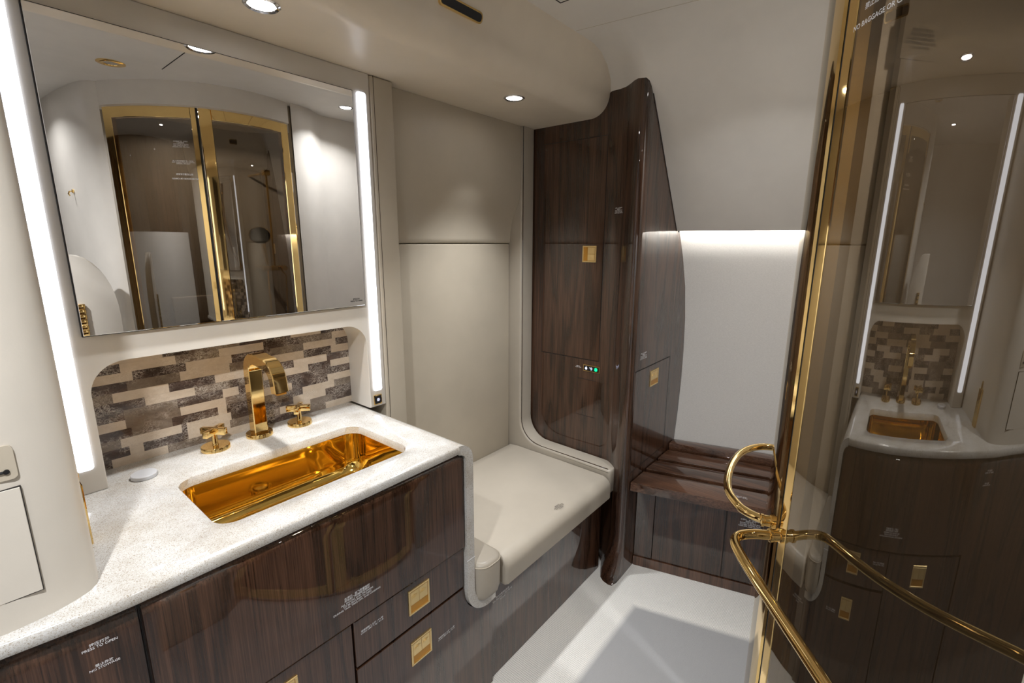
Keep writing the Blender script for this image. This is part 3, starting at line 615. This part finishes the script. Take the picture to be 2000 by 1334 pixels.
pts, xr = sec(0.92); crown = pts + [(3.19 + 0.07*k/4, 1.445) for k in range(1, 5)] + [(3.36, 1.9), (3.33, 2.0)]
rings.append([(x, y, max(0.93, min(1.20, slope_z(x, y) + 0.004))) for x, y in crown])
mb = MB(); mb.loft(rings); mb.build('column_body', 'wood', t, smooth=40)
mb = MB(); mb.tube([(x+0.004, 1.443, z) for x, z in prof[6:]], 0.004, 8); mb.build('edge_seal', 'black', t)
mb = MB(); mb.box(3.30, 3.36, 1.99, 2.655, FZ, 0.95); mb.build('side_panel', 'wood', t, smooth=0)
mb = MB(); mb.box(3.298, 3.30, 1.806, 2.384, -0.943, 0.778); mb.build('door_gap', 'gap', t, smooth=0)
mb = MB(); mb.box(3.296, 3.31, 1.811, 2.379, -0.937, 0.772); d = mb.build('door', 'wood', t, smooth=0)
XB = lambda y, z, x=3.296: Basis((x, y, z), (0, -1, 0), (0, 0, 1), (-1, 0, 0))
Bl = Basis((3.296, 1.930, -0.087), (0, 0, -1), (0, -1, 0), (-1, 0, 0))   # finger slot on the left
make_latch(Bl, d, 0.128, 0.122)
mb = MB(); mb.box(3.2985, 3.31, 1.680, 2.005, -1.430, -1.108); mb.build('panel_gap', 'gap', t, smooth=0)
mb = MB(); mb.box(3.297, 3.31, 1.684, 2.001, -1.426, -1.112); mb.build('access_panel', 'wood', t, smooth=0)
mb = MB(); B = XB(1.874, -1.012, 3.30); mb.obox(B, -0.076, 0.076, -0.027, 0.027, -0.002, 0.006, 0.0015, 1); cp = lab(mb.build('control_panel', 'gold', t), 'gold rimmed control panel')
mb = MB(); mb.obox(B, -0.070, 0.070, -0.021, 0.021, 0.004, 0.0075); mb.build('screen', 'black', cp, smooth=0)
mb = MB(); mb.lathe([(0.011, 0), (0.007, 0.001), (0.0005, 0.001)], B.p(-0.047, -0.002, 0.0078), B.n, 10); mb.tube([B.p(-0.047, 0.004, 0.008), B.p(-0.046, 0.014, 0.008)], 0.0025, 6); mb.build('hand_icon', 'icon', cp)
mb = MB(); mb.tube([B.p(-0.014, 0.010, 0.008), B.p(-0.006, 0.002, 0.008), B.p(0.002, 0.011, 0.008), B.p(0.009, 0.002, 0.008), B.p(0.004, -0.009, 0.008), B.p(-0.004, -0.007, 0.008)], 0.0025, 6); mb.build('tap_icon', 'icon', cp)
mb = MB(); mb.loft([[B.p(0.044+0.015*math.cos(a)*(1 if k % 2 else 0.85), 0.015*math.sin(a), c) for k, a in enumerate([i*math.pi/6 for i in range(12)])] for c in (0.0075, 0.009)]); lab(mb.build('ready_icon', 'green', cp), 'lit green icon')
text('马桶冲水\nTOILET FLUSH', 0.058, on(XB(2.002, -1.013, 3.30)), 'ink', t)
CT = '在滑行、起飞和着陆时\n须锁好此门\nDOOR TO BE SECURED\nCLOSED DURING TAXI,\nTAKE-OFF, AND LANDING'
text(CT, 0.105, on(Basis((3.262, 1.668, 0.232), (-0.50, -0.866, 0), (0, 0, 1), (-0.866, 0.50, 0)), 0.011), 'ink', t)
# niche side: small door
YB = lambda x, z, y=1.4435: Basis((x, y, z), (1, 0, 0), (0, 0, 1), (0, -1, 0))
mb = MB()
for q in ((3.20, 3.864, -0.947, -0.941), (3.861, 3.867, -1.76, -0.941), (3.20, 3.867, -1.760, -1.754)): mb.box(q[0], q[1], 1.4435, 1.446, q[2], q[3])
mb.build('niche_door_gap', 'gap', t, smooth=0)
mb = MB(); mb.box(3.205, 3.860, 1.4437, 1.455, -1.753, -0.948); d = mb.build('niche_door', 'wood', t, smooth=0)
make_latch(YB(3.55, -1.058), d, 0.155, 0.130)
text(CT, 0.125, on(YB(3.325, -0.84, 1.445)), 'ink', t)

# ================================================================== WALNUT BENCH IN THE NICHE
t = thing('walnut_bench', 'glossy walnut slatted bench below the pale niche wall', 'bench', (3.7, 0.8, FZ))
Y0, Y1 = 0.045, 1.440
def slab(b, xa, xb, z0, z1, bev=0.0, y0=Y0, y1=Y1):
    b.hexa([(xa+SL(y0), y0, z0), (xb+SL(y0), y0, z0), (xb+SL(y1), y1, z0), (xa+SL(y1), y1, z0), (xa+SL(y0), y0, z1), (xb+SL(y0), y0, z1), (xb+SL(y1), y1, z1), (xa+SL(y1), y1, z1)], bev, 2)
BX = 3.362
b = MB(); slab(b, BX, BX+0.03, FZ+0.085, -1.94, 0, Y0, 1.30); b.build('base_panel', 'wood', t)
b = MB(); slab(b, BX, BX+0.03, FZ+0.085, -1.94, 0, 1.306, Y1); b.build('base_panel', 'wood', t)
b = MB(); slab(b, BX-0.002, BX+0.028, FZ+0.085, -1.945, 0, 0.795, 0.80); b.build('panel_gap', 'gap', t, smooth=0)
b = MB(); slab(b, BX-0.012, BX+0.03, FZ, FZ+0.082); b.build('toe_kick', 'wood_light', t, smooth=0)
b = MB(); slab(b, BX+0.03, 4.04, FZ+0.09, -1.925); b.build('bench_body', 'wood_dark', t, smooth=0)
for k, (xa, xb, zt) in enumerate(((3.212, 3.455, -1.84), (3.500, 3.705, -1.835), (3.745, 3.965, -1.83))):
    b = MB(); slab(b, xa, xb, zt-0.075 if k == 0 else zt-0.05, zt, 0.006); sl = b.build('slat', 'wood_y', t)
    if k == 0: s0 = sl
b = MB(); slab(b, 3.985, 4.105, -1.915, -1.772, 0.005); b.build('back_ledge', 'wood_y', t)
d_ = Vector((0.274, -0.9617, 0))
B = Basis((3.30+SL(0.72), 0.72, -1.84), (-SL(0.0)+SL(1.0), 0, 0) if False else d_, (0.9617, 0.274, 0), (0, 0, 1))
text('承载限制 120 公斤\nLOAD LIMIT 120 Kg', 0.115, lambda a, b: B.p(a, b+0.02, 0.001), 'ink', s0)
B = Basis((BX+SL(0.64), 0.64, -2.06), d_, (0, 0, 1), (-0.9617, -0.274, 0)); text(CT, 0.16, on(B), 'ink', t)

# ================================================================== SHOWER DOORS
TH0, THM, TH1, LM = 64.5, 116.2, 157.0, 122.3
ZD0, ZD1 = FZ+0.03, 1.06
def arcbox(A, b, ta, tb, r0, r1, z0, z1, bev=0.0):
    n = max(1, int(abs(tb-ta)/2)); rings = []
    for i in range(n+1):
        th = ta + (tb-ta)*i/n
        if bev:
            q = [(r0, z0), (r1-bev, z0), (r1, z0+bev), (r1, z1-bev), (r1-bev, z1), (r0, z1)]
        else: q = [(r0, z0), (r1, z0), (r1, z1), (r0, z1)]
        rings.append([(*A(th, rr), z) for rr, z in q])
    b.loft(rings)
def stile(A, b, ta, tb, r0, r1, z0, z1):
    n = 6; out = []
    ds = (tb-ta)
    q = [(ta, r0), (ta, r1-0.006), (ta+ds*0.08, r1)] + [(ta+ds*k/n, r1) for k in range(1, n)] + [(tb-ds*0.08, r1), (tb, r1-0.006), (tb, r0)]
    b.loft([[(*A(th, rr), z) for th, rr in q] for z in (z0, z1)])
ZH = -0.88
for side in (0, 1):
    F_, ta, tb = (AL, LM+0.25, TH1-0.3) if side == 0 else (A, THM-0.35, TH0+0.4)      # meeting edge -> hinge edge
    sg = 1 if side == 0 else -1; sw = 4.1 if side == 0 else 6.2; sm_ = 1.9 if side == 0 else 6.2
    t = thing('shower_door', ('curved bronze glass shower door with gold frame, nearest the viewer on the right' if side == 0 else 'farther curved shower door, its gold edge just beyond the meeting stile'), 'shower door', (*F_((ta+tb)/2, CR), ZD0), 'shower doors')
    b = MB(); stile(F_, b, ta, ta+sg*sm_, CR-0.035, CR, ZD0, ZD1); stile(F_, b, tb-sg*sw, tb, CR-0.035, CR, ZD0, ZD1)
    arcbox(F_, b, ta+sg*sm_, tb-sg*sw, CR-0.035, CR, ZD1-0.085, ZD1, 0.005); arcbox(F_, b, ta+sg*sm_, tb-sg*sw, CR-0.035, CR, ZD0, ZD0+0.085, 0.005)
    b.build('frame', 'gold', t, smooth=25)
    b = MB(); n = 36; th = [ta+sg*(sm_-0.1) + (tb-ta-sg*(sw+sm_-0.2))*i/n for i in range(n+1)]
    b.mi = 0; b.grid([[(*F_(x, CR-0.002), z) for x in th] for z in (ZD0+0.08, ZD1-0.08)])
    b.mi = 1; b.grid([[(*F_(x, CR-0.012), z) for x in th] for z in (ZD0+0.08, ZD1-0.08)])
    gp = lab(b.build('glass_pane', ['glass', 'glass_in'], t, smooth=60), 'tinted bronze glass')
    if side == 0:
        b = MB(); arcbox(AL, b, LM-0.2, LM+0.25, CR-0.03, CR-0.004, ZD0, ZD1); b.build('door_seal', 'black', t)
        def on_arc(thc, z0): return lambda a, b_: (*AL(thc + math.degrees(a/1.273), CR+0.0008), z0 + b_)   # +a runs towards the hinge (viewer's right)
        text('禁止放置行李货物', 0.125, on_arc(128.6, 0.541), 'ink', gp)
        text('NO BAGGAGE OR CARGO', 0.195, on_arc(128.6, 0.507), 'ink', gp)
        text('在滑行、起飞和着陆时禁止使用\nDO NOT OCCUPY DURING TAXI,\nTAKE-OFF, LANDING', 0.165, on_arc(128.6, 0.635), 'ink', gp)
        text(CT, 0.125, on_arc(128.6, 0.775), 'ink', gp)
        path = [(1.503, 0.222), (1.478, 0.258), (1.445, 0.284), (1.405, 0.286), (1.346, 0.254), (1.21, 0.154), (1.10, 0.071), (1.00, -0.006), (0.935, -0.068), (0.912, -0.12), (0.935, -0.17), (0.99, -0.212)]
        foot = [AL(123.3, CR), AL(151.5, CR)]
    else:
        path = [(1.588, 0.252), (1.600, 0.297), (1.632, 0.337), (1.718, 0.391), (1.87, 0.428), (2.038, 0.440), (2.15, 0.418), (2.212, 0.372), (2.226, 0.315)]
        foot = [A(113, CR), A(70.0, CR)]
    path = [foot[0]] + path + [foot[1]]
    # smooth the handle path
    pts = [Vector((x, y, ZH)) for x, y in path]; sm = []
    for i in range(len(pts)-1):
        p0, p1, p2, p3 = pts[max(i-1, 0)], pts[i], pts[i+1], pts[min(i+2, len(pts)-1)]
        for k in range(6):
            q = k/6; sm.append(0.5*((2*p1) + (p2-p0)*q + (2*p0-5*p1+4*p2-p3)*q*q + (3*p1-p0-3*p2+p3)*q**3))
    sm.append(pts[-1])
    b = MB(); b.tube(sm, 0.0145, 18); h = b.build('handle', 'gold', t, smooth=60)
    b = MB()
    for fp in foot:
        rad = Vector((fp[0]-(LX if side == 0 else CX), fp[1]-(LY if side == 0 else CY), 0)).normalized(); c = Vector((fp[0], fp[1], ZH))
        b.lathe([(0.022, -0.002), (0.022, 0.008), (0.018, 0.010), (0.018, 0.026), (0.0205, 0.028), (0.0205, 0.036), (0.016, 0.038)], c, rad, 24)
    b.build('handle_mount', 'gold', h)

# ================================================================== INSIDE THE SHOWER (seen through the glass in the mirror)
YS = -1.36
t = thing('shower_set', 'gold shower rail with mixer and hose seen through the right glass door in the mirror', 'shower', (2.50, YS, -0.9))
b = MB(); b.tube([(2.54, -0.90, 0.74), (2.54, -0.90, -0.32)], 0.012, 12); b.build('rail', 'gold', t)
b = MB(); b.box(2.505, 2.575, -0.94, -0.86, 0.73, 0.79, bevel=0.01, seg=2); b.tube([(2.54, -0.90, 0.76), (2.54, YS-0.04, 0.76)], 0.012, 10); b.build('rail_bracket', 'gold', t)
b = MB(); b.box(2.40, 2.66, -0.93, -0.87, -0.33, -0.27, bevel=0.008, seg=2); b.lathe([(0.03, 0), (0.03, 0.05), (0.0005, 0.052)], (2.62, -0.87, -0.30), (0, 1, 0), 20); b.tube([(2.54, -0.90, -0.30), (2.54, YS-0.04, -0.30)], 0.02, 12); b.build('mixer', 'gold', t)
b = MB(); b.tube([(2.455, -0.90, -0.33), (2.44, -0.88, -0.7), (2.45, -0.86, -1.2), (2.47, -0.86, -1.7), (2.52, -0.9, -1.9), (2.60, -0.95, -1.6), (2.66, -0.95, -0.9), (2.70, -0.98, -0.4), (2.62, -1.0, -0.28)], 0.009, 10); b.build('hose', 'gold', t)
t = thing('hand_shower', 'oval dark faced gold hand shower seen through the glass door in the mirror', 'hand shower', (2.43, -0.88, -0.24))
b = MB(); B = Basis((2.38, -0.84, 0.07), (1, 0, 0), (0, 0, 1), (0, 1, 0))
b.loft([[B.p(rx*math.cos(2*math.pi*k/32), rx*0.78*math.sin(2*math.pi*k/32), c) for k in range(32)] for rx, c in ((0.10, -0.02), (0.122, -0.005), (0.122, 0.004), (0.112, 0.010))]); hd = b.build('head', 'gold', t)
b = MB(); b.loft([[B.p(rx*math.cos(2*math.pi*k/32), rx*0.78*math.sin(2*math.pi*k/32), c) for k in range(32)] for rx, c in ((0.112, 0.008), (0.108, 0.014))]); b.build('spray_face', 'black', hd)
b = MB(); b.hexa([(2.40, -0.90, -0.02), (2.435, -0.90, -0.02), (2.435, -0.85, -0.02), (2.40, -0.85, -0.02), (2.44, -0.90, -0.26), (2.47, -0.90, -0.26), (2.47, -0.87, -0.26), (2.44, -0.87, -0.26)], 0.004, 1); b.build('grip', 'gold_pale', t)
b = MB(); b.tube([(2.12, YS-0.04, 0.62), (2.11, -1.0, 0.60), (2.07, -0.93, 0.45), (2.06, -0.90, 0.20), (2.10, -0.90, -0.10), (2.20, -0.95, -0.28), (2.24, YS-0.04, -0.32)], 0.013, 12)
tag(b.build('grab_bar', 'gold', smooth=60), 'curved gold grab bar in the shower left of the hand shower', 'grab bar')
b = MB(); b.lathe([(0.09, -0.06), (0.10, 0.0), (0.09, 0.02), (0.06, 0.03), (0.0005, 0.03)], (2.86, -0.98, 0.12), (-0.92, 0.38, 0), 28)
tag(b.build('soap_dish', 'gold', smooth=50), 'round gold dish on the shower wall right of the rail', 'soap dish')
t = thing('fold_down_bench', 'beige fold down shower seat low on the wall inside the shower', 'seat', (1.96, -1.2, -1.0))
b = MB(); b.box(1.60, 2.32, -1.392, -1.02, -1.05, -0.97, bevel=0.02); b.build('seat_pad', 'shower_wall', t)
b = MB(); b.box(1.60, 2.32, -1.395, -1.345, -0.90, -0.60, bevel=0.02); b.build('backrest', 'shower_wall', t)
t = thing('shower_notice', 'notice with black emergency lettering inside the shower, seen through the near glass door', 'sign', (2.40, 0.08, 0.66))
B = Basis((2.398, 0.0650, 0.722), (0.80, -0.60, 0), (0, 0, 1), (-0.60, -0.80, 0))
b = MB(); b.obox(B, -0.085, 0.085, -0.068, 0.068, -0.004, 0.0012); b.build('plate', 'shower_wall', t, smooth=0)
text('紧急情况下请离开\n淋浴间取用氧气面罩\nIN CASE OF EMERGENCY\nEXIT SHOWER TO ACCESS\nOXYGEN MASK', 0.145, on(B, 0.0028), 'inkb', t, lead=1.15)

# ================================================================== OPPOSITE WALL DETAILS (seen in the mirror)
t = thing('robe_hook', 'small gold robe hook on the cream wall at the left of the mirror image', 'hook', (0.86, -0.93, 0.40))
b = MB(); b.lathe([(0.016, 0), (0.016, 0.010), (0.0005, 0.012)], (0.882, -0.93, 0.43), (-0.99, 0.1, 0), 20); b.build('rose', 'gold', t)
b = MB(); b.tube([(0.875, -0.93, 0.43), (0.852, -0.925, 0.425), (0.845, -0.925, 0.405), (0.853, -0.925, 0.39)], 0.006, 10); b.build('hook_arm', 'gold', t)
mb = MB(); ent = [(0.56, FZ), (0.93, FZ), (0.93, -0.60)] + [(0.68 + 0.25*math.cos(math.radians(a)), -0.60 + 0.50*math.sin(math.radians(a))) for a in range(10, 91, 10)] + [(0.56, -0.10)]
mb.prism(ent, 'y', -0.285, -0.215, bevel=0.015); tag(mb.build('side_bolster', 'tower', smooth=50), 'cream round shouldered panel at the lower left of the mirror image', 'panel')
mb = MB()
for k in range(9): mb.box(0.645, 0.715, -0.212, -0.190, -0.86+k*0.042, -0.86+k*0.042+0.036, bevel=0.006, seg=2)
mb.box(0.65, 0.71, -0.200, -0.192, -0.86, -0.49)
tag(mb.build('ribbed_trim', 'gold'), 'gold ribbed strip in the lower left corner of the mirror image', 'trim')
